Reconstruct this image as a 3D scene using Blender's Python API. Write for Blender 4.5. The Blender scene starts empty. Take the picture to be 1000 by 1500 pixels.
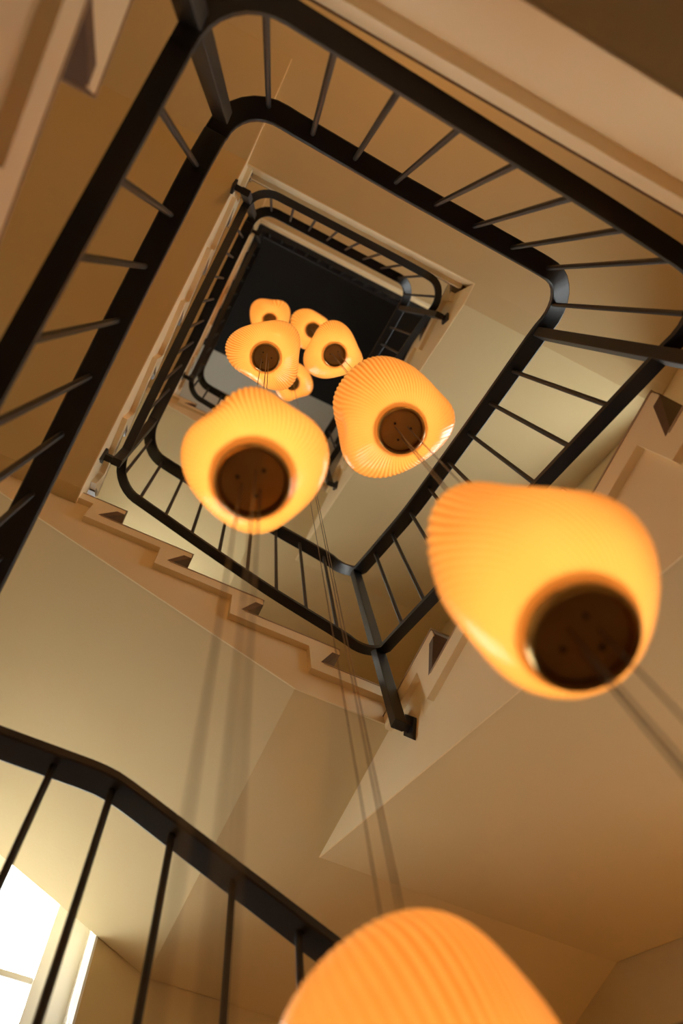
import bpy, bmesh, math, random
from mathutils import Vector, Matrix

# ------------------------------------------------------------------ camera, world, exposure
SC = bpy.context.scene
COL = SC.collection
G = 1.46                      # eye height above the ground floor; heights below are measured from the eye
cam = bpy.data.cameras.new('camera'); cam_ob = bpy.data.objects.new('camera', cam); COL.objects.link(cam_ob)
R0 = Vector((0.89533545, -0.43781698, -0.08179686))      # image right
R1 = Vector((0.40244499, 0.87392391, -0.27257115))       # image down
R2 = Vector((0.19082051, 0.21112387, 0.9586523))         # viewing direction
M = Matrix(((R0.x, -R1.x, -R2.x), (R0.y, -R1.y, -R2.y), (R0.z, -R1.z, -R2.z)))
cam_ob.matrix_world = Matrix.Translation((0, 0, G)) @ M.to_4x4()
cam.sensor_fit = 'HORIZONTAL'; cam.sensor_width = 24.0; cam.lens = 28.008
cam.clip_start = 0.02; cam.clip_end = 100
cam.dof.use_dof = True; cam.dof.focus_distance = 2.5; cam.dof.aperture_fstop = 2.4
SC.camera = cam_ob

SKY_STRENGTH = 8.0
w = bpy.data.worlds.new('sky'); SC.world = w; w.use_nodes = True
bg = w.node_tree.nodes['Background']; bg.inputs[0].default_value = (0.97, 0.98, 1.0, 1); bg.inputs[1].default_value = SKY_STRENGTH

sun = bpy.data.lights.new('sun', 'SUN'); sun.energy = 16.0; sun.color = (1.0, .90, .74); sun.angle = .009
sun_ob = bpy.data.objects.new('sun', sun); COL.objects.link(sun_ob); sun_ob.location = (-3, 6, 12)
sun_ob.rotation_euler = Vector((.72, -.30, -.62)).to_track_quat('-Z', 'Y').to_euler()

vs = SC.view_settings
vs.view_transform = 'Standard'; vs.look = 'None'; vs.gamma = 1.0; vs.use_curve_mapping = False
vs.exposure = 0.12
SC.cycles.use_denoising = True
SC.cycles.max_bounces = 10; SC.cycles.diffuse_bounces = 6; SC.cycles.transmission_bounces = 6; SC.cycles.transparent_max_bounces = 12
SC.cycles.sample_clamp_indirect = 6.0
SC.cycles.use_light_tree = True

LAMP_EMIT = .32               # surface glow of the frosted glass
LANDING_FILL_W = 12.0               # unseen fill lamps added on the landings, behind the landing edges
GROUND_FILL_W = 9.0  # unseen warm fill lamp added low on the right wall
BULB_W = .52                  # the bulb inside each shade

# ------------------------------------------------------------------ materials
def new_mat(name):
    m = bpy.data.materials.new(name); m.use_nodes = True
    nt = m.node_tree; nt.nodes.clear()
    out = nt.nodes.new('ShaderNodeOutputMaterial')
    return m, nt, out

def noise(nt, scale, detail=3, rough=.5):
    tc = nt.nodes.new('ShaderNodeTexCoord'); n = nt.nodes.new('ShaderNodeTexNoise')
    n.inputs['Scale'].default_value = scale; n.inputs['Detail'].default_value = detail; n.inputs['Roughness'].default_value = rough
    nt.links.new(tc.outputs['Object'], n.inputs['Vector'])
    return n

def surf(name, c1, c2, rough, scale=3.0, bump=0.0, bscale=120, metal=0.0, spec=0.5):
    m, nt, out = new_mat(name)
    p = nt.nodes.new('ShaderNodeBsdfPrincipled')
    n = noise(nt, scale)
    r = nt.nodes.new('ShaderNodeValToRGB')
    r.color_ramp.elements[0].position = .35; r.color_ramp.elements[1].position = .68
    r.color_ramp.elements[0].color = (*c1, 1); r.color_ramp.elements[1].color = (*c2, 1)
    nt.links.new(n.outputs['Fac'], r.inputs['Fac']); nt.links.new(r.outputs['Color'], p.inputs['Base Color'])
    p.inputs['Roughness'].default_value = rough; p.inputs['Metallic'].default_value = metal
    p.inputs['Specular IOR Level'].default_value = spec
    if bump:
        b = nt.nodes.new('ShaderNodeBump'); n2 = noise(nt, bscale, 4)
        b.inputs['Strength'].default_value = bump; b.inputs['Distance'].default_value = .004
        nt.links.new(n2.outputs['Fac'], b.inputs['Height']); nt.links.new(b.outputs['Normal'], p.inputs['Normal'])
    nt.links.new(p.outputs[0], out.inputs['Surface'])
    return m

MAT = {}
MAT['plaster'] = surf('cream_plaster', (.66, .52, .275), (.70, .555, .305), .85, 1.3, .12, 90, spec=.2)
MAT['paint'] = surf('satin_cream_paint', (.88, .72, .445), (.91, .755, .475), .55, 2.0, .05, 60)  # string paint lightened to stand in for lamp light on these faces
MAT['white'] = surf('white_gloss_paint', (.80, .79, .74), (.84, .83, .79), .35, 2.0)
MAT['wood'] = surf('dark_brown_wood', (.10, .05, .025), (.16, .085, .04), .4, 6.0, .1, 80)
MAT['tread'] = surf('oak_tread', (.36, .25, .15), (.46, .33, .20), .45, 5.0, .1, 70)  # tread tops lightened to bounce daylight onto the soffits above
MAT['iron'] = surf('black_iron', (.008, .007, .007), (.012, .0105, .010), .48, 9.0, .08, 160)
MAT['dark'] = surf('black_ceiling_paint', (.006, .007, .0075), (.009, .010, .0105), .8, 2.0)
MAT['grey'] = surf('pale_grey_plaster', (.66, .66, .58), (.70, .70, .62), .85, 1.3, .1, 90, spec=.2)
MAT['brass'] = surf('aged_brass', (.62, .40, .15), (.74, .50, .20), .26, 14.0, .06, 120, metal=1.0)
MAT['brass_dark'] = surf('dark_brass_plate', (.36, .21, .075), (.48, .29, .11), .38, 10.0, .05, 120, metal=.55)
MAT['wire'] = surf('steel_wire', (.16, .12, .09), (.22, .17, .13), .35, 20.0, metal=.8)
MAT['floor'] = surf('stone_floor', (.30, .24, .18), (.40, .33, .26), .5, 2.0, .1, 40)

def glass_pane():
    m, nt, out = new_mat('window_glass')
    t = nt.nodes.new('ShaderNodeBsdfTransparent'); t.inputs[0].default_value = (.96, .98, .97, 1)
    g = nt.nodes.new('ShaderNodeBsdfGlossy'); g.inputs['Roughness'].default_value = .03
    mx = nt.nodes.new('ShaderNodeMixShader'); mx.inputs[0].default_value = .06
    nt.links.new(t.outputs[0], mx.inputs[1]); nt.links.new(g.outputs[0], mx.inputs[2])
    nt.links.new(mx.outputs[0], out.inputs['Surface'])
    return m
MAT['glass'] = glass_pane()

def lamp_glass():
    m, nt, out = new_mat('amber_frosted_glass')
    N = nt.nodes.new; K = nt.links.new
    at = N('ShaderNodeAttribute'); at.attribute_name = 'rib'          # glass is thicker along the ribs
    r = N('ShaderNodeValToRGB')
    r.color_ramp.elements[0].position = .08; r.color_ramp.elements[1].position = .92
    r.color_ramp.elements[0].color = (.74, .29, .045, 1); r.color_ramp.elements[1].color = (.95, .52, .16, 1)
    n = noise(nt, 7.0, 2)
    ad0 = N('ShaderNodeMath'); ad0.operation = 'MULTIPLY_ADD'; ad0.inputs[1].default_value = .45; K(n.outputs['Fac'], ad0.inputs[0])
    sb = N('ShaderNodeMath'); sb.operation = 'SUBTRACT'; sb.inputs[1].default_value = .225
    K(at.outputs['Fac'], ad0.inputs[2]); K(ad0.outputs[0], sb.inputs[0]); K(sb.outputs[0], r.inputs['Fac'])
    tr = N('ShaderNodeBsdfTranslucent'); K(r.outputs[0], tr.inputs['Color'])
    df = N('ShaderNodeBsdfDiffuse'); K(r.outputs[0], df.inputs['Color'])
    mx = N('ShaderNodeMixShader'); mx.inputs[0].default_value = .30
    K(tr.outputs[0], mx.inputs[1]); K(df.outputs[0], mx.inputs[2])
    gl = N('ShaderNodeBsdfGlossy'); gl.inputs['Roughness'].default_value = .2
    lw = N('ShaderNodeLayerWeight'); lw.inputs['Blend'].default_value = .34
    mx2 = N('ShaderNodeMixShader')
    K(lw.outputs['Fresnel'], mx2.inputs[0]); K(mx.outputs[0], mx2.inputs[1]); K(gl.outputs[0], mx2.inputs[2])
    em = N('ShaderNodeEmission'); em.inputs['Strength'].default_value = LAMP_EMIT
    er = N('ShaderNodeValToRGB'); er.color_ramp.elements[0].position = .1; er.color_ramp.elements[1].position = .9
    er.color_ramp.elements[0].color = (.62, .17, .014, 1); er.color_ramp.elements[1].color = (1.0, .40, .07, 1)
    K(sb.outputs[0], er.inputs['Fac']); K(er.outputs[0], em.inputs['Color'])
    ad = N('ShaderNodeAddShader')
    K(mx2.outputs[0], ad.inputs[0]); K(em.outputs[0], ad.inputs[1]); K(ad.outputs[0], out.inputs['Surface'])
    return m
MAT['lamp'] = lamp_glass()

# ------------------------------------------------------------------ object helpers
ORG = {}
def link(o, parent, origin):
    """origin in eye-relative coordinates"""
    origin = Vector(origin)
    COL.objects.link(o)
    if parent is not None:
        o.parent = parent; o.location = origin - ORG[parent.name]
    else:
        o.location = origin + Vector((0, 0, G))
    ORG[o.name] = origin
    return o

def empty(name, origin, parent=None):
    o = bpy.data.objects.new(name, None); o.empty_display_size = .1
    return link(o, parent, origin)

def tag(o, label=None, cat=None, group=None, kind=None):
    if label: o['label'] = label
    if cat: o['category'] = cat
    if group: o['group'] = group
    if kind: o['kind'] = kind
    return o

class MB:
    def __init__(s): s.v = []; s.f = []
    def add(s, vs, fs):
        n = len(s.v); s.v += [Vector(p) for p in vs]; s.f += [tuple(i + n for i in f) for f in fs]; return s
    def box(s, a, b):
        (x0, y0, z0), (x1, y1, z1) = a, b
        x0, x1 = min(x0, x1), max(x0, x1); y0, y1 = min(y0, y1), max(y0, y1); z0, z1 = min(z0, z1), max(z0, z1)
        return s.add([(x0,y0,z0),(x1,y0,z0),(x1,y1,z0),(x0,y1,z0),(x0,y0,z1),(x1,y0,z1),(x1,y1,z1),(x0,y1,z1)],
                     [(3,2,1,0),(4,5,6,7),(0,1,5,4),(1,2,6,5),(2,3,7,6),(3,0,4,7)])
    def prism(s, poly, to3, d0, d1):
        """poly: list of (s,z); to3(s,z,d) -> xyz"""
        n = len(poly)
        vs = [to3(p[0], p[1], d0) for p in poly] + [to3(p[0], p[1], d1) for p in poly]
        fs = [tuple(range(n)), tuple(range(2*n-1, n-1, -1))]
        fs += [(i, n+i, n+(i+1) % n, (i+1) % n) for i in range(n)]
        return s.add(vs, fs)
    def sweep(s, pts, prof, up=Vector((0,0,1))):
        """prof: closed list of (side, vertical); mitred sweep along pts"""
        pts = [Vector(p) for p in pts]; n = len(prof); rings = []
        for i, p in enumerate(pts):
            a = pts[max(i-1, 0)]; b = pts[min(i+1, len(pts)-1)]
            t = (b - a); t.z = 0; t = t.normalized() if t.length > 1e-9 else Vector((1,0,0))
            k = 1.0
            if 0 < i < len(pts)-1:
                t1 = (p - a); t1.z = 0; t1.normalize(); c = max(.3, t1.dot(t)); k = 1 / c
            side = t.cross(up).normalized()
            rings.append([p + side * (q[0]*k) + up * q[1] for q in prof])
        base = len(s.v); s.v += [v for r in rings for v in r]
        for i in range(len(pts)-1):
            for j in range(n):
                s.f.append((base+i*n+j, base+i*n+(j+1) % n, base+(i+1)*n+(j+1) % n, base+(i+1)*n+j))
        s.f.append(tuple(base+j for j in range(n-1, -1, -1))); s.f.append(tuple(base+(len(pts)-1)*n+j for j in range(n)))
        return s
    def tube(s, a, b, r, n=8):
        a, b = Vector(a), Vector(b); d = (b-a).normalized()
        q = d.orthogonal().normalized(); w_ = d.cross(q)
        base = len(s.v)
        for p in (a, b):
            for i in range(n):
                t = 2*math.pi*i/n; s.v.append(p + (q*math.cos(t) + w_*math.sin(t))*r)
        s.f += [(base+i, base+(i+1) % n, base+n+(i+1) % n, base+n+i) for i in range(n)]
        s.f += [tuple(base+i for i in range(n-1, -1, -1)), tuple(base+n+i for i in range(n))]
        return s
    def lathe(s, prof, n=48, c=(0,0,0)):
        c = Vector(c); base = len(s.v); m = len(prof)
        for i in range(n):
            t = 2*math.pi*i/n
            for r, z in prof: s.v.append(c + Vector((r*math.cos(t), r*math.sin(t), z)))
        for i in range(n):
            for j in range(m-1):
                a = base+i*m+j; b = base+((i+1) % n)*m+j
                s.f.append((a, b, b+1, a+1))
        return s
    def build(s, name, mat, parent=None, origin=(0,0,0), smooth=None, bevel=0.0):
        o_ = Vector(origin)
        me = bpy.data.meshes.new(name)
        me.from_pydata([tuple(v - o_) for v in s.v], [], s.f)
        bm = bmesh.new(); bm.from_mesh(me); bmesh.ops.remove_doubles(bm, verts=bm.verts, dist=1e-6)
        bmesh.ops.recalc_face_normals(bm, faces=bm.faces)
        if smooth is not None:
            for f in bm.faces: f.smooth = True
            for e in bm.edges:
                if len(e.link_faces) == 2 and e.calc_face_angle(0) > smooth: e.smooth = False
        bm.to_mesh(me); bm.free()
        me.materials.append(MAT[mat] if isinstance(mat, str) else mat)
        o = bpy.data.objects.new(name, me)
        if bevel:
            b = o.modifiers.new('bevel', 'BEVEL'); b.width = bevel; b.segments = 2; b.limit_method = 'ANGLE'
        return link(o, parent, origin)

# ------------------------------------------------------------------ main dimensions (metres, z from the eye)
XL, XR, YT, YB = -.347, .907, -.453, 1.07          # faces of the open well
WX0, WX1, WY0, WY1 = -1.55, 2.10, -2.10, 2.27       # outer walls
H = 3.0
GROUND = -G
CEIL = 10.0
WT = .34                                            # wall thickness

# ------------------------------------------------------------------ the shell
def structure(o, label=None, cat=None):
    o['kind'] = 'structure'
    if label: o['label'] = label
    if cat: o['category'] = cat
    return o

structure(MB().box((WX0-WT, WY0-WT, GROUND-.2), (WX1+WT, WY1+WT, GROUND)).build('floor', 'floor', origin=(0, 0, GROUND-.2)), 'stone ground floor at the foot of the stairwell', 'floor')
structure(MB().box((WX0-WT, WY0-WT, GROUND), (WX0, WY1+WT, CEIL+.4)).build('wall_left', 'plaster', origin=(WX0, 0, GROUND)), 'cream plaster wall outside the left flights', 'wall')
FILL_WIN_Y = (-.25, .95)  # openings for side windows added out of view to bring in daylight
FILL_WIN_Z = [(.40, 1.10)] + [(-.30 + H*k, 1.10 + H*k) for k in (1, 2)]
wr = MB()
wr.box((WX1, WY0-WT, GROUND), (WX1+WT, FILL_WIN_Y[0], CEIL+.4)); wr.box((WX1, FILL_WIN_Y[1], GROUND), (WX1+WT, WY1+WT, CEIL+.4))
_z = [GROUND] + [z for p in FILL_WIN_Z for z in p] + [CEIL+.4]
for _i in range(0, len(_z), 2): wr.box((WX1, FILL_WIN_Y[0], _z[_i]), (WX1+WT, FILL_WIN_Y[1], _z[_i+1]))
structure(wr.build('wall_right', 'plaster', origin=(WX1, 0, GROUND)), 'cream plaster wall outside the right flights', 'wall')
structure(MB().box((WX0, WY0-WT, GROUND), (WX1, WY0, CEIL+.4)).build('wall_landing', 'plaster', origin=(0, WY0, GROUND)), 'cream plaster wall behind the floor landings', 'wall')

# window wall with one opening per storey
WIN_X = (-.58, .37)
WIN_Z = [(.95 + H*k, 2.95 + H*k) for k in range(3)]
wm = MB()
zs = [GROUND] + [z for p in WIN_Z for z in p] + [CEIL+.4]
wm.box((WX0, WY1, GROUND), (WIN_X[0], WY1+WT, CEIL+.4)); wm.box((WIN_X[1], WY1, GROUND), (WX1, WY1+WT, CEIL+.4))
for i in range(0, len(zs), 2): wm.box((WIN_X[0], WY1, zs[i]), (WIN_X[1], WY1+WT, zs[i+1]))
structure(wm.build('wall_window', 'plaster', origin=(0, WY1, GROUND)), 'cream plaster wall with the stair windows', 'wall')

def window(n, lab, z0, z1, span, to, portal_loc, portal_rot):
    """to(u, d, z): u along the wall, d outwards from the inner wall face"""
    u0, u1 = span; um = (u0+u1)/2; f = .10
    O = to(um, .2, z0)
    root = empty('window_%d' % n, O); structure(root, lab, 'window')
    def B(mb, a, b): mb.box(to(*a), to(*b)); return mb
    d0, d1 = .20, .26
    fr = MB(); B(fr, (u0, d0, z0), (u0+f, d1, z1)); B(fr, (u1-f, d0, z0), (u1, d1, z1)); B(fr, (u0+f, d0, z0), (u1-f, d1, z0+f)); B(fr, (u0+f, d0, z1-f), (u1-f, d1, z1))
    fr.build('window_frame', 'white', root, O, bevel=.004)
    B(MB(), (um-.04, d0-.01, z0+f), (um+.04, d1+.01, z1-f)).build('mullion', 'white', root, O, bevel=.004)
    nz = 3 if z1-z0 > 1.3 else 2
    for a, b in ((u0+f, um-.04), (um+.04, u1-f)):
        sm = MB(); B(sm, (a, d0+.005, z0+f), (a+.045, d1-.005, z1-f)); B(sm, (b-.045, d0+.005, z0+f), (b, d1-.005, z1-f)); sm.build('sash', 'white', root, O, bevel=.003)
        rows = [z0+f] + ([z0+.70, z0+1.35] if nz == 3 else [(z0+z1)/2]) + [z1-f]
        for r in range(nz):
            za, zb = rows[r], rows[r+1]
            B(MB(), (a+.045, d0+.026, za+.012), (b-.045, d0+.032, zb-.012)).build('pane', 'glass', root, O)
            if r: B(MB(), (a+.045, d0+.012, za-.014), (b-.045, d1-.012, za+.014)).build('glazing_bar', 'white', root, O, bevel=.003)
    B(MB(), (u0, -.03, z0-.03), (u1, d0, z0)).build('window_sill', 'white', root, O, bevel=.004)
    rv = MB(); B(rv, (u0, 0, z0), (u0+.008, d0, z1)); B(rv, (u1-.008, 0, z0), (u1, d0, z1)); B(rv, (u0, 0, z1-.008), (u1, d0, z1)); rv.build('window_reveal', 'white', root, O)  # white lining added, sun brightness put into its colour
    L = bpy.data.lights.new('window_portal', 'AREA'); L.shape = 'RECTANGLE'; (L.size, L.size_y) = (u1-u0, z1-z0) if n < 4 else (z1-z0, u1-u0)
    L.cycles.is_portal = True
    lo = bpy.data.objects.new('window_portal', L); COL.objects.link(lo)
    p = to(um, d1+.03, (z0+z1)/2); lo.location = (p[0], p[1], p[2]+G); lo.rotation_euler = portal_rot
wl = ['white window glowing with daylight beside the lowest handrail', 'white stair window behind the middle flight', 'white stair window behind the top flight']
fill_win_l = ['side window beside the lowest right-hand flight', 'side window beside the middle right-hand flight', 'side window beside the top right-hand flight']
for i, (a, b) in enumerate(WIN_Z): window(i+1, wl[i], a, b, WIN_X, lambda u, d, z: (u, WY1+d, z), None, (-math.pi/2, 0, 0))
for i, (a, b) in enumerate(FILL_WIN_Z): window(i+4, fill_win_l[i], a, b, FILL_WIN_Y, lambda u, d, z: (WX1+d, u, z), None, (0, math.pi/2, math.pi/2*0))  # added windows, unseen, brightening the strings and right-hand soffits


# top: dark ceiling, grey margin, sloping attic sides
CX0, CX1, CY0, CY1 = -.62, 1.48, -.75, 1.007
cl = MB().box((CX0, CY0, CEIL), (CX1, CY1, CEIL+.3))
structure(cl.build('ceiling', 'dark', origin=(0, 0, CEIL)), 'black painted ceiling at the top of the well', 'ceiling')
gm = MB().box((WX0, CY1, CEIL), (WX1, WY1, CEIL+.3)).box((WX0, WY0, CEIL), (WX1, CY0, CEIL+.3)).box((WX0, CY0, CEIL), (CX0, CY1, CEIL+.3)).box((CX1, CY0, CEIL), (WX1, CY1, CEIL+.3))
structure(gm.build('trim_1', 'grey', origin=(0, 0, CEIL)), 'pale grey ceiling margin around the black ceiling', 'ceiling')
def P_yz(s, z, d): return (d, s, z)
structure(MB().prism([(1.42, CEIL), (WY1, 8.97), (WY1, CEIL)], P_yz, WX0, WX1).build('trim_2', 'white', origin=(0, WY1, 8.97)), 'white sloping attic wall above the top flight', 'wall')
def P_xz(s, z, d): return (s, d, z)
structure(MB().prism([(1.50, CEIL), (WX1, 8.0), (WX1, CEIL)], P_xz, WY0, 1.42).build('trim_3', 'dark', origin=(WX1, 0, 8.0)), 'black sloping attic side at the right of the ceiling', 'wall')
tr = MB().box((CX1-.012, CY0, CEIL-.015), (CX1+.012, CY1, CEIL)).box((CX0, CY0, CEIL-.015), (CX0+.02, CY1, CEIL))
structure(tr.build('trim_4', 'brass_dark', origin=(CX1, 0, CEIL)), 'thin edge strip along the black ceiling', 'trim')

# ------------------------------------------------------------------ flights of stairs
PROUD = .026
FLOOR1 = 1.455
RISE = H/18
def flight(noses, to3, dirn, soffit, inner, outer, label, sgn, end):
    """noses: [(s,z)...] ascending; dirn +1/-1 ascending direction of s; soffit: [(s,z)...] in ascending order;
       inner/outer: coordinate of well face and wall; sgn: +1 if outer > inner; end: s where the top tread ends"""
    outer -= sgn*.004
    org = to3(noses[0][0], soffit[0][1], inner)
    root = empty('stair_flight', org); tag(root, label, 'stairs', 'flights of the staircase')
    SET, TT, D = .072, .006, .068
    zp = noses[0][1] - RISE
    body, top, low = [], [], []
    for s, z in noses:
        body += [(s + dirn*SET, zp - TT), (s + dirn*.02, z - TT)]
        top += [(s + dirn*SET, zp - TT), (s + dirn*.004, z - TT - .040), (s, z - TT - .034), (s, z - TT - .004), (s + dirn*.004, z - TT)]
        q = SET + .050
        low += [(s + dirn*q, zp - TT - D)] + [(s + dirn*q, z - TT - D)]*4
        zp = z
    body.append((end, zp - TT)); top.append((end, zp - TT)); low.append((end, zp - TT - D))
    rev = list(reversed(body))
    if soffit[-1][0]*dirn > end*dirn + 1e-4:      # the soffit runs on past the top tread
        rev = [(soffit[-1][0], soffit[-1][1]+.005), (end, soffit[-1][1]+.005)] + rev
    MB().prism(list(soffit) + rev, to3, inner, outer).build('stair_body', 'plaster', root, org)
    MB().prism(list(soffit) + rev, to3, inner - sgn*.004, inner + sgn*.001).build('string_board', 'paint', root, org)  # thin lighter skin, lamp light put into its colour
    # band standing proud of the string, following treads and risers
    pin = inner - sgn*PROUD; n = len(top)
    V = [to3(*p, inner) for p in top] + [to3(*p, pin) for p in top] + [to3(*p, pin) for p in low] + [to3(*p, inner) for p in low]
    F = []
    for i in range(n-1):
        F += [(i, i+1, n+i+1, n+i), (n+i, n+i+1, 2*n+i+1, 2*n+i), (2*n+i, 2*n+i+1, 3*n+i+1, 3*n+i)]
    F += [(0, n, 2*n, 3*n), (n-1, 2*n-1, 3*n-1, 4*n-1)]
    MB().add(V, F).build('string_band', 'paint', root, org)
    zp = noses[0][1] - RISE
    for i, (s, z) in enumerate(noses):
        s2 = noses[i+1][0] + dirn*SET if i+1 < len(noses) else end
        t = MB()
        t.prism([(s - dirn*.003, z - TT), (s - dirn*.005, z - TT*.5), (s - dirn*.002, z), (s2, z), (s2, z - TT)], to3, pin - sgn*.002, outer)
        t.build('tread', 'tread', root, org)
        t = MB()
        t.prism([(s + dirn*.004, z - TT - .044), (s - dirn*.003, z - TT - .032), (s - dirn*.003, z - TT - .006), (s, z - TT), (s + dirn*.05, z - TT), (s + dirn*.05, z - TT - .044)], to3, pin + sgn*.004, outer)
        t.build('nosing', 'wood', root, org)
        r = MB().prism([(s + dirn*.002, z - TT - .044), (s + dirn*(SET - .010), zp), (s + dirn*(SET + .010), zp), (s + dirn*.03, z - TT - .044)], to3, pin - sgn*.0005, outer)
        r.build('riser', 'wood', root, org)
        zp = z
    return root

def right3(s, z, d): return (d, s, z)
def bot3(s, z, d): return (s, d, z)
names_r = ['lowest cream right-hand flight near the ground floor', 'large cream right-hand flight above the nearest amber lamp', 'smaller cream right-hand flight high beside the top railing']
names_b = ['lowest cream flight under the window', 'cream flight with brown risers below the big hanging lamp', 'small far cream flight under the white attic wall']
names_l = ['nearest cream left-hand flight with blurred step at upper left', 'cream left-hand flight running beside the black rail to the upper floor', 'farthest cream left-hand flight beside the black ceiling']
for k in (-1, 0, 1):
    dz = H*k; i = k+1
    F1 = FLOOR1 + dz
    nr = [(-.466 + .2993*j, F1 + RISE*(j+1)) for j in range(5)]
    flight(nr, right3, 1, [(-.453, 1.114+dz), (-.34, 1.12+dz), (1.6, 2.24+dz)], XR, WX1, names_r[i], 1, YB)
    nb = [(1.04 - .3005*j, F1 + RISE*(6+j)) for j in range(6)]
    flight(nb, bot3, -1, [(XR, 2.24+dz), (.565, 2.24+dz), (-.95, 3.03+dz)], YB, WY1, names_b[i], 1, -.56)
    oz, oy = (-.065, .04) if k == -1 else (0, 0)
    nl = [(1.14 + oy - .26*j, F1 + RISE*(12+j) + oz) for j in range(6)] + [(-.42, F1 + RISE*18 - (.02 if k == -1 else 0))]
    flight(nl, right3, -1, [(YB, 3.03+dz), (1.0, 3.03+dz), (-.453, 4.04+dz), (-.95, 4.112+dz)], XL, WX0, names_l[i], -1, YT-.05)

# quarter landings
for k in (-1, 0, 1):
    dz = H*k; i = k+1
    z = FLOOR1 + dz + RISE*5 - .002
    o = MB().box((XR, YB, 2.24+dz), (WX1, WY1, z)).build('quarter_landing', 'plaster', origin=(XR, YB, 2.24+dz))
    structure(o, ['lower corner landing at the turn by the window wall', 'corner landing at the turn beside the diamond bracket', 'upper corner landing at the turn below the attic wall'][i], 'landing')
    z = FLOOR1 + dz + RISE*11 - .002
    o = MB().box((WX0, YB, 3.03+dz), (XL, WY1, z)).build('quarter_landing', 'plaster', origin=(XL, YB, 3.03+dz))
    structure(o, ['lower left corner landing beside the bright window', 'left corner landing at the turn of the main flight', 'far left corner landing below the top flight'][i], 'landing')

# floor landings with moulded edge
lab = ['nearest cream floor landing with moulded edge at upper right', 'cream floor landing edge framing the upper railing', 'farthest floor landing edge under the black ceiling']
for k in (0, 1, 2):
    dz = H*k; zf = FLOOR1 + dz; zb = 1.114 + dz
    x1 = XR if k < 2 else WX1
    root = empty('floor_landing', (0, YT, zb)); structure(root, lab[k], 'landing'); O = (0, YT, zb)
    MB().box((WX0, WY0, zb), (WX1, YT, zf-.008)).build('slab', 'plaster', root, O)
    MB().box((XL, YT-.001, zb), (x1, YT+.004, zf-.008)).build('fascia_board', 'paint', root, O)  # lighter skin on the edge, lamp light put into its colour
    m = MB()
    pr = [(YT, zf-.008), (YT+PROUD, zf-.008), (YT+PROUD, zf-.077), (YT, zf-.077)]
    m.prism(pr, P_yz, XL+.002, x1); m.build('edge_band', 'paint', root, O)
    MB().box((WX0, WY0, zf-.008), (WX1, YT+PROUD+.002, zf)).build('floor_boards', 'wood', root, O)

# ------------------------------------------------------------------ railings
RXL, RXR, RYT, RYB = -.282, .857, -.40, 1.02
def interp(tab, t):
    tab = sorted(tab)
    if t <= tab[0][0]: (a, za), (b, zb) = tab[0], tab[1]
    elif t >= tab[-1][0]: (a, za), (b, zb) = tab[-2], tab[-1]
    else:
        for (a, za), (b, zb) in zip(tab, tab[1:]):
            if a <= t <= b: break
    return za + (zb-za)*(t-a)/(b-a)

def rail_path(sides, dz, rads, first=None, last=None, soft=4):
    """sides: list of (side, table). side in 't','r','b','l', walked t>r>b>l"""
    CR = {'t': ((RXL, RYT), (RXR, RYT)), 'r': ((RXR, RYT), (RXR, RYB)), 'b': ((RXR, RYB), (RXL, RYB)), 'l': ((RXL, RYB), (RXL, RYT))}
    pts = []
    for i, (sd, tab) in enumerate(sides):
        a, b = Vector(CR[sd][0]), Vector(CR[sd][1]); d = (b-a).normalized(); ln = (b-a).length
        r0 = rads[sd][0]; r1 = rads[sd][1]
        s0 = r0 if first is None or i > 0 else first
        s1 = ln - r1 if last is None or i < len(sides)-1 else last
        n = 30
        for j in range(n+1):
            p = a + d*(s0 + (s1-s0)*j/n)
            t = p.x if sd in 'tb' else p.y
            pts.append(Vector((p.x, p.y, interp(tab, t)+dz)))
        if i < len(sides)-1:
            nsd, ntab = sides[i+1]; e = Vector(CR[nsd][1]) - Vector(CR[nsd][0]); e.normalize(); r = r1
            c = b - d*r + e*r
            zA = pts[-1].z; q0 = b + e*r; zB = interp(ntab, q0.x if nsd in 'tb' else q0.y)+dz
            for j in range(1, 8):
                th = math.pi/2*j/8
                p = c + (-e)*r*math.cos(th) + d*r*math.sin(th)
                pts.append(Vector((p.x, p.y, zA + (zB-zA)*j/8)))
    # soften heights
    for _ in range(soft):
        zz = [p.z for p in pts]
        for i in range(1, len(pts)-1): pts[i].z = (zz[i-1]+2*zz[i]+zz[i+1])/4
    return pts

def z_at(path, x, y, near=None):
    best = None
    for a, b in zip(path, path[1:]):
        ab = Vector((b.x-a.x, b.y-a.y)); L = ab.length_squared
        if L < 1e-12: continue
        t = max(0, min(1, ((x-a.x)*ab.x + (y-a.y)*ab.y)/L))
        dd = (a.x+ab.x*t-x)**2 + (a.y+ab.y*t-y)**2 + (0 if near is None else .01*(a.z + (b.z-a.z)*t - near)**2)
        if best is None or dd < best[0]: best = (dd, a.z + (b.z-a.z)*t)
    return best[1]

RAD = {'t': (.13, .13), 'r': (.13, .085), 'b': (.085, .12), 'l': (.12, .13)}
HPROF = [(-.029, -.012), (-.026, -.015), (.026, -.015), (.029, -.012), (.029, .010), (.020, .018), (-.020, .018), (-.029, .010)]
LPROF = [(-.019, -.010), (.019, -.010), (.019, .010), (-.019, .010)]
BAL_MESH = {}
def baluster(root, O, x, y, za, zb):
    MB().tube((x, y, za), (x, y, zb), .0072, 8).build('baluster', 'iron', root, O, smooth=.6)

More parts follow.
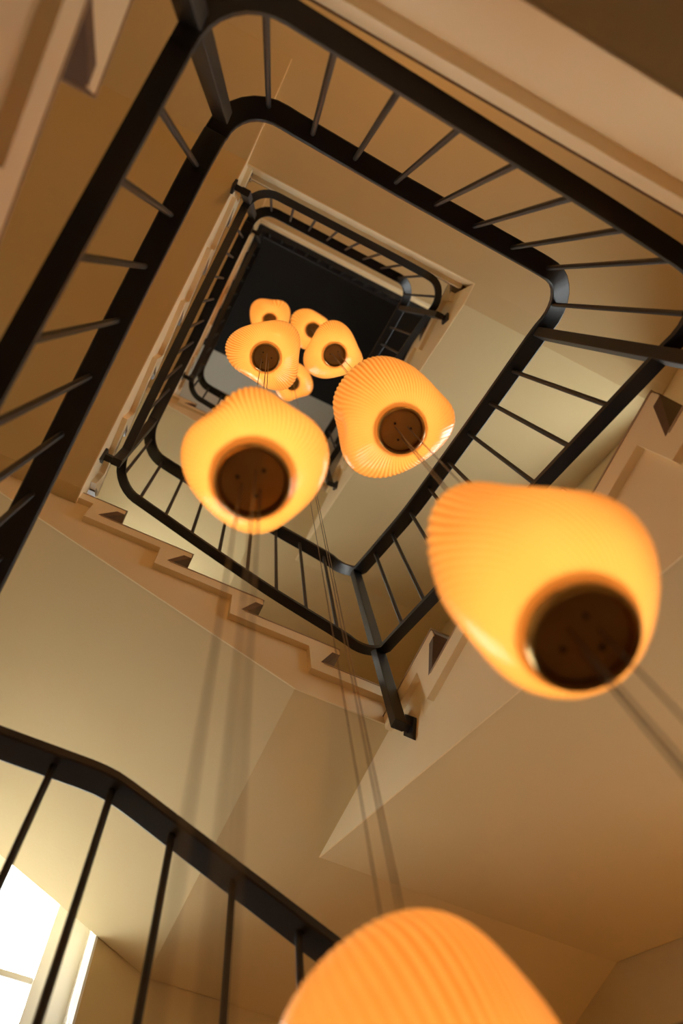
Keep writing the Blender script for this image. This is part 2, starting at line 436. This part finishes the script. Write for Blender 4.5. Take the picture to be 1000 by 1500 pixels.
def newel(root, O, x, y, ztop, zbot, sx, face):
    """square bar; at its foot an arm runs to a lozenge plate on the string face"""
    h = .020
    n = MB().box((x-h, y-h*.8, zbot-.02), (x+h, y+h*.8, ztop)).build('newel', 'iron', root, O, bevel=.002)
    no = ORG[n.name]
    a = MB().box((x, y-.013, zbot-.018), (face-sx*.012, y+.013, zbot+.012)); a.build('bracket_arm', 'iron', n, O)
    p = MB()
    f = face - sx*.002
    poly = [(y, zbot+.072), (y+.034, zbot), (y, zbot-.072), (y-.034, zbot)]
    p.prism(poly, P_yz, f, f - sx*.012); p.build('bracket_plate', 'iron', n, O)

def railing(label, sides_h, sides_l, dz, bal, newels, first=None, last=None, soft=4):
    hp = rail_path(sides_h, dz, RAD, first, last, soft); lp = rail_path(sides_l, dz, RAD, first, last, soft)
    O = (lp[0].x, lp[0].y, min(p.z for p in lp))
    root = empty('stair_railing', O); tag(root, label, 'railing', 'black iron stair railings')
    MB().sweep(hp, HPROF).build('handrail', 'iron', root, O, smooth=.45)
    MB().sweep(lp, LPROF).build('bottom_rail', 'iron', root, O, smooth=.45)
    for x, y in bal: baluster(root, O, x, y, z_at(lp, x, y)+.006, z_at(hp, x, y)-.012)
    for y, side, zb in newels:
        x = RXL if side == 'l' else RXR
        newel(root, O, x, y, z_at(hp, x, y, zb+1.25)-.012, zb, -1 if side == 'l' else 1, XL - PROUD*0 if side == 'l' else XR)
    return root

B_TOP = [(-.198+.129*j, RYT) for j in range(8)] + [(.818, -.335)]
B_RGT = [(RXR, -.103+.1315*j) for j in range(8)]
B_BOT = [(.731-.1246*j, RYB) for j in range(8)] + [(-.245, .975)]
B_LFT = [(RXL, -.171+.131*j) for j in range(8)]
TOPH = ('t', [(-.2, 2.31), (.2, 2.38), (.86, 2.42)]); TOPL = ('t', [(-.2, 1.46), (.5, 1.55), (.86, 1.62)])
RGTH = ('r', [(-.4, 2.58), (-.29, 2.64), (.09, 2.81), (.556, 3.04), (.86, 3.27), (1.02, 3.40)]); RGTL = ('r', [(-.4, 1.68), (.883, 2.49), (1.02, 2.58)])
BOTH = ('b', [(.857, 3.53), (.64, 3.62), (.52, 3.665), (.077, 3.855), (-.2, 4.02), (-.3, 4.08)])
BOTL = ('b', [(.857, 2.62), (.746, 2.70), (.469, 2.83), (.172, 3.02), (-.16, 3.25), (-.3, 3.33)])
LFTH = ('l', [(1.02, 4.12), (.9, 4.28), (.5, 4.70), (0, 4.97), (-.28, 5.16), (-.4, 5.22)])
LFTL = ('l', [(1.02, 3.36), (.86, 3.45), (.5, 3.68), (.2, 3.87), (-.2, 4.16), (-.4, 4.28)])
NEW = lambda dz: [(-.248, 'r', 1.344+dz), (.976, 'r', 2.095+dz), (.907, 'l', 3.248+dz), (-.313, 'l', 3.89+dz)]
up = lambda sd, a: (sd[0], [(t, z+a) for t, z in sd[1]])
TLN = RYB + .262            # the rails are jointed at the upper left newel
# ground storey: right, window side with its level end, left
B0H = ('b', [(.857, 1.04), (.566, 1.19), (.13, 1.418), (.10, 1.43), (-.3, 1.435)])
B0L = up(B0H, -.83)
L0H = ('l', [(1.02, 1.50), (.612, 1.71), (.214, 1.89), (-.171, 2.10), (-.28, 2.2), (-.4, 2.27)])
L0L = ('l', [(1.02, .70), (.612, .93), (.214, 1.15), (-.171, 1.37), (-.28, 1.43), (-.4, 1.46)])
R0H = ('r', [(-.4, .25), (1.02, .95)]); R0L = up(R0H, -.83)
b0 = [(-.14, RYB), (-.007, RYB), (.117, RYB), (.253, RYB), (.385, RYB), (.52, RYB), (.65, RYB), (.78, RYB)]
railing('lowest black railing, crossing in front of the bright window', [R0H, B0H, L0H], [R0L, B0L, L0L], 0, B_RGT + b0 + B_LFT, [(.907, 'l', .45), (-.313, 'l', .89)], first=.2, last=TLN, soft=1)
railing('widest black railing circling the well around the lit lamps', [L0H, TOPH, RGTH, BOTH, LFTH], [L0L, TOPL, RGTL, BOTL, LFTL], 0, B_TOP+B_RGT+B_BOT+B_LFT, NEW(0), first=TLN, last=TLN)
T2H = ('t', [(-.2, 2.33), (.86, 2.36)]); T2L = ('t', [(-.2, 1.30), (.5, 1.28), (.86, 1.34)])
R2L = ('r', [(-.4, 1.45), (-.1, 1.75), (.883, 2.49), (1.02, 2.58)])
railing('small far black railing below the black ceiling', [up(LFTH, -H), T2H, RGTH, BOTH, LFTH], [up(LFTL, -H), T2L, R2L, BOTL, LFTL], H, B_TOP+B_RGT+B_BOT+B_LFT, NEW(H), first=TLN, last=TLN)
# top floor guard rail
tO = (RXL, RYT, 7.45)
root = empty('guard_rail', tO); tag(root, 'black guard rail on the top floor against the black ceiling', 'railing')
MB().sweep([(RXL, RYT, 8.33), (WX1, RYT, 8.33)], HPROF).build('handrail', 'iron', root, tO)
MB().sweep([(RXL, RYT, 7.47), (WX1, RYT, 7.47)], LPROF).build('bottom_rail', 'iron', root, tO)
for j in range(18): MB().tube((RXL+.06+.13*j, RYT, 7.476), (RXL+.06+.13*j, RYT, 8.32), .0072, 6).build('baluster', 'iron', root, tO)

# ------------------------------------------------------------------ unseen fill lamps added to warm the walls
def fill_lamp(x, y, z, dx, dy, watt, label):
    O = (x, y, z)
    root = empty('wall_sconce', O); tag(root, label, 'lamp', 'landing wall lamps')
    MB().lathe([(0, -.05), (.05, -.05), (.05, .05), (0, .05)], 24, (x+dx*.05, y+dy*.05, z-.16)).build('back_plate', 'brass', root, O, smooth=.7)
    MB().tube((x, y, z-.16), (x+dx*.15, y+dy*.15, z-.12), .009, 10).build('arm', 'brass', root, O, smooth=.7)
    MB().lathe([(.035, -.12), (.06, -.115), (.085, .05), (.082, .05), (.057, -.11), (.035, -.115)], 32, (x+dx*.15, y+dy*.15, z)).build('lamp_shade', 'white', root, O, smooth=.7)
    l = bpy.data.lights.new('sconce_bulb', 'POINT'); l.energy = watt; l.color = (1.0, .50, .18); l.shadow_soft_size = .04
    lo = bpy.data.objects.new('sconce_bulb', l); COL.objects.link(lo); lo.parent = root; lo.location = (dx*.15, dy*.15, .09)
for k, t in enumerate(('first', 'second', 'third')): fill_lamp(.28, WY0, FLOOR1 + H*k + 1.75, 0, 1, LANDING_FILL_W, 'brass wall lamp on the wall behind the %s floor landing' % t)
fill_lamp(WX1, 1.25, .45, -1, 0, GROUND_FILL_W, 'brass wall lamp low on the right wall of the ground floor')

# ------------------------------------------------------------------ pendant lamps on three strings of wires
S1, S2, S3 = (.085, .255), (.390, .160), (.416, .572)
SPANS = {S1: [], S2: [], S3: []}
def lamp(xy, zdisc, Rm, Hc, seed, label, lobes, nphi=384, nth=80, ribs=84, tw=.6, amp=.0016, emit_w=BULB_W):
    """lobes: (angle in degrees seen from below, height -1..1, size, sharpness); negative sizes are dents"""
    rnd = random.Random(seed)
    x0, y0 = xy; O = (x0, y0, zdisc)
    root = empty('pendant_lamp', O); tag(root, label, 'lamp', 'amber glass pendant lamps')
    L = []
    for a, zc, am, kk in lobes:
        a = math.radians(a - 26)
        L.append((Vector((math.cos(a), math.sin(a), zc)).normalized(), am, kk))
    ph = rnd.uniform(0, 6.28); m1 = rnd.uniform(0, 6.28)
    rim = .047
    th0 = math.asin(min(.95, rim/Rm)); mb = MB(); rib_v = []
    for i in range(nth+1):
        th = th0 + (math.pi - .20 - th0)*i/nth
        fade = min(1, (th-th0)/.45)
        for j in range(nphi):
            f = 2*math.pi*j/nphi
            d = Vector((math.sin(th)*math.cos(f), math.sin(th)*math.sin(f), -math.cos(th)))
            g = 0; warp = 0
            for v, am, kk in L:
                e = math.exp(kk*(d.dot(v)-1)); g += am*e; warp += abs(am)*e*(1 if am < 0 else -1)
            g = 1 + 1.25*g*fade
            vis = .5 + .5*math.sin(f*2 + m1 + 1.5*th)
            rib = math.sin(ribs*(f + tw*.5*(th-1) + 1.1*warp) + ph)
            k = fade*math.sin(min(math.pi, th))**.5*(.12 + .88*vis**1.5)
            r = Rm*g + amp*rib*k
            mb.v.append(Vector((x0 + d.x*r, y0 + d.y*r, zdisc + Hc*math.cos(th0) + d.z*r*Hc/Rm)))
            rib_v.append(.5 + .5*rib*k)
    for i in range(nth):
        for j in range(nphi):
            a = i*nphi+j; b = i*nphi+(j+1) % nphi
            mb.f.append((a, b, b+nphi, a+nphi))
    mb.f.append(tuple(nth*nphi+j for j in range(nphi)))
    sh = mb.build('glass_shade', 'lamp', root, O, smooth=3.2)
    at = sh.data.attributes.new('rib', 'FLOAT', 'POINT')
    if len(sh.data.vertices) == len(rib_v): at.data.foreach_set('value', rib_v)
    # brass bottom cap with raised rim, recessed plate and fixing screws
    cap = MB().lathe([(0, .020), (.053, .020), (.0545, .012), (.0545, -.006), (.0525, -.009), (.049, -.008), (.0475, -.002), (.046, .003), (0, .003)], 56, O)
    c = cap.build('brass_cap', 'brass', root, O, smooth=.7)
    MB().lathe([(0, .006), (.0455, .006), (.0455, .000), (.040, -.001), (0, -.001)], 48, O).build('cap_plate', 'brass_dark', c, O, smooth=.6)
    for j in range(3):
        a = j*2.094 + seed
        q = (x0+.022*math.cos(a), y0+.022*math.sin(a), zdisc)
        MB().tube((q[0], q[1], zdisc-.004), (q[0], q[1], zdisc+.002), .0028, 8).build('screw', 'iron', c, O)
    topz = max(v.z for v in mb.v); SPANS[xy].append((zdisc, topz))
    MB().lathe([(0, topz-.02), (.032, topz-.02), (.032, topz+.004), (.026, topz+.010), (0, topz+.010)], 32, (x0, y0, 0)).build('top_cap', 'brass', root, O, smooth=.6)
    l = bpy.data.lights.new('bulb', 'POINT'); l.energy = emit_w; l.color = (1.0, .86, .56); l.shadow_soft_size = .02
    lo = bpy.data.objects.new('bulb', l); COL.objects.link(lo); lo.parent = root; lo.location = (0, 0, Hc*.48)
    return root

lamp(S1, 1.105, .102, .125, 3, 'amber ribbed glass lamp in the middle of the well, second largest fully in view',
     [(200, .1, .10, 5), (345, .0, .12, 5), (268, .5, .15, 7), (130, -.1, -.05, 8), (90, .0, .05, 6), (55, .0, -.10, 18), (235, .1, -.08, 18), (305, .3, -.05, 18)])
lamp(S1, 3.12, .134, .165, 8, 'amber lamp hanging left of the pair beneath the black ceiling',
     [(192, .2, .20, 6), (320, .3, .16, 6), (55, .0, .16, 8), (125, -.2, -.18, 12), (258, .3, -.10, 12), (5, .1, -.06, 16)])
lamp(S1, 6.5, .150, .16, 11, 'small far amber lamp peeping above the left lamp of the pair',
     [(230, .0, .2, 5), (320, .0, .2, 5), (275, -.3, -.12, 12)], nphi=224, nth=50, ribs=50)
lamp(S2, .662, .108, .150, 21, 'large amber glass lamp with brass cap at right',
     [(210, .9, .17, 8), (240, 1.2, .12, 8), (348, .5, .34, 5), (278, .7, -.14, 12), (140, -.1, -.10, 8), (50, .1, .20, 6)], tw=1.6, ribs=64, amp=.0020)
lamp(S2, 1.765, .132, .165, 14, 'amber ribbed lamp beside the right-hand handrail, in the middle of its string',
     [(250, .4, .16, 5), (0, .1, .16, 8), (125, .0, .14, 6), (322, .2, -.14, 22), (175, -.1, -.12, 16), (60, -.1, -.10, 12), (195, .3, .10, 8)])
lamp(S2, 3.80, .130, .165, 5, 'amber lamp hanging right of the pair beneath the black ceiling',
     [(275, .3, .16, 6), (25, .1, .20, 9), (150, .0, .14, 6), (75, .0, -.14, 12), (210, .2, -.12, 14), (340, .1, -.06, 16)])
lamp(S2, 5.95, .14, .16, 17, 'small amber lamp half hidden behind the right lamp of the pair',
     [(220, .0, .22, 5), (120, .2, .12, 5), (300, -.1, -.12, 10)], nphi=224, nth=50, ribs=50)
lamp(S3, .365, .128, .165, 29, 'nearest blurred amber lamp at the bottom of the picture',
     [(200, .1, .12, 4), (20, .3, .14, 4), (280, .6, .08, 5), (320, .2, -.06, 12)], ribs=60, amp=.0016, tw=1.0)
lamp(S3, 5.98, .14, .16, 41, 'small amber lamp half hidden below the left lamp of the pair',
     [(30, .1, .2, 5), (110, .0, .14, 6), (70, .0, -.12, 14)], nphi=224, nth=50, ribs=50)

def wires(xy, label, seed):
    root = empty('cable_string', (xy[0], xy[1], GROUND)); tag(root, label, 'cable', 'lamp cable strings')
    zz = [GROUND]
    for lo_, hi_ in sorted(SPANS[xy]): zz += [lo_ - .0015, hi_ + .0105]
    zz.append(CEIL)
    for j in range(3):
        a = seed + j*2.094
        x, y = xy[0]+.016*math.cos(a), xy[1]+.016*math.sin(a)
        m = MB()
        for i in range(0, len(zz), 2): m.tube((x, y, zz[i]), (x, y, zz[i+1]), .0012, 6)
        m.build('wire', 'wire', root, (xy[0], xy[1], GROUND))
wires(S1, 'thin wires of the string carrying the middle lamp', .4)
wires(S2, 'thin wires of the string carrying the right-hand lamps', 1.1)
wires(S3, 'thin wires of the string running down to the nearest blurred lamp', .2)
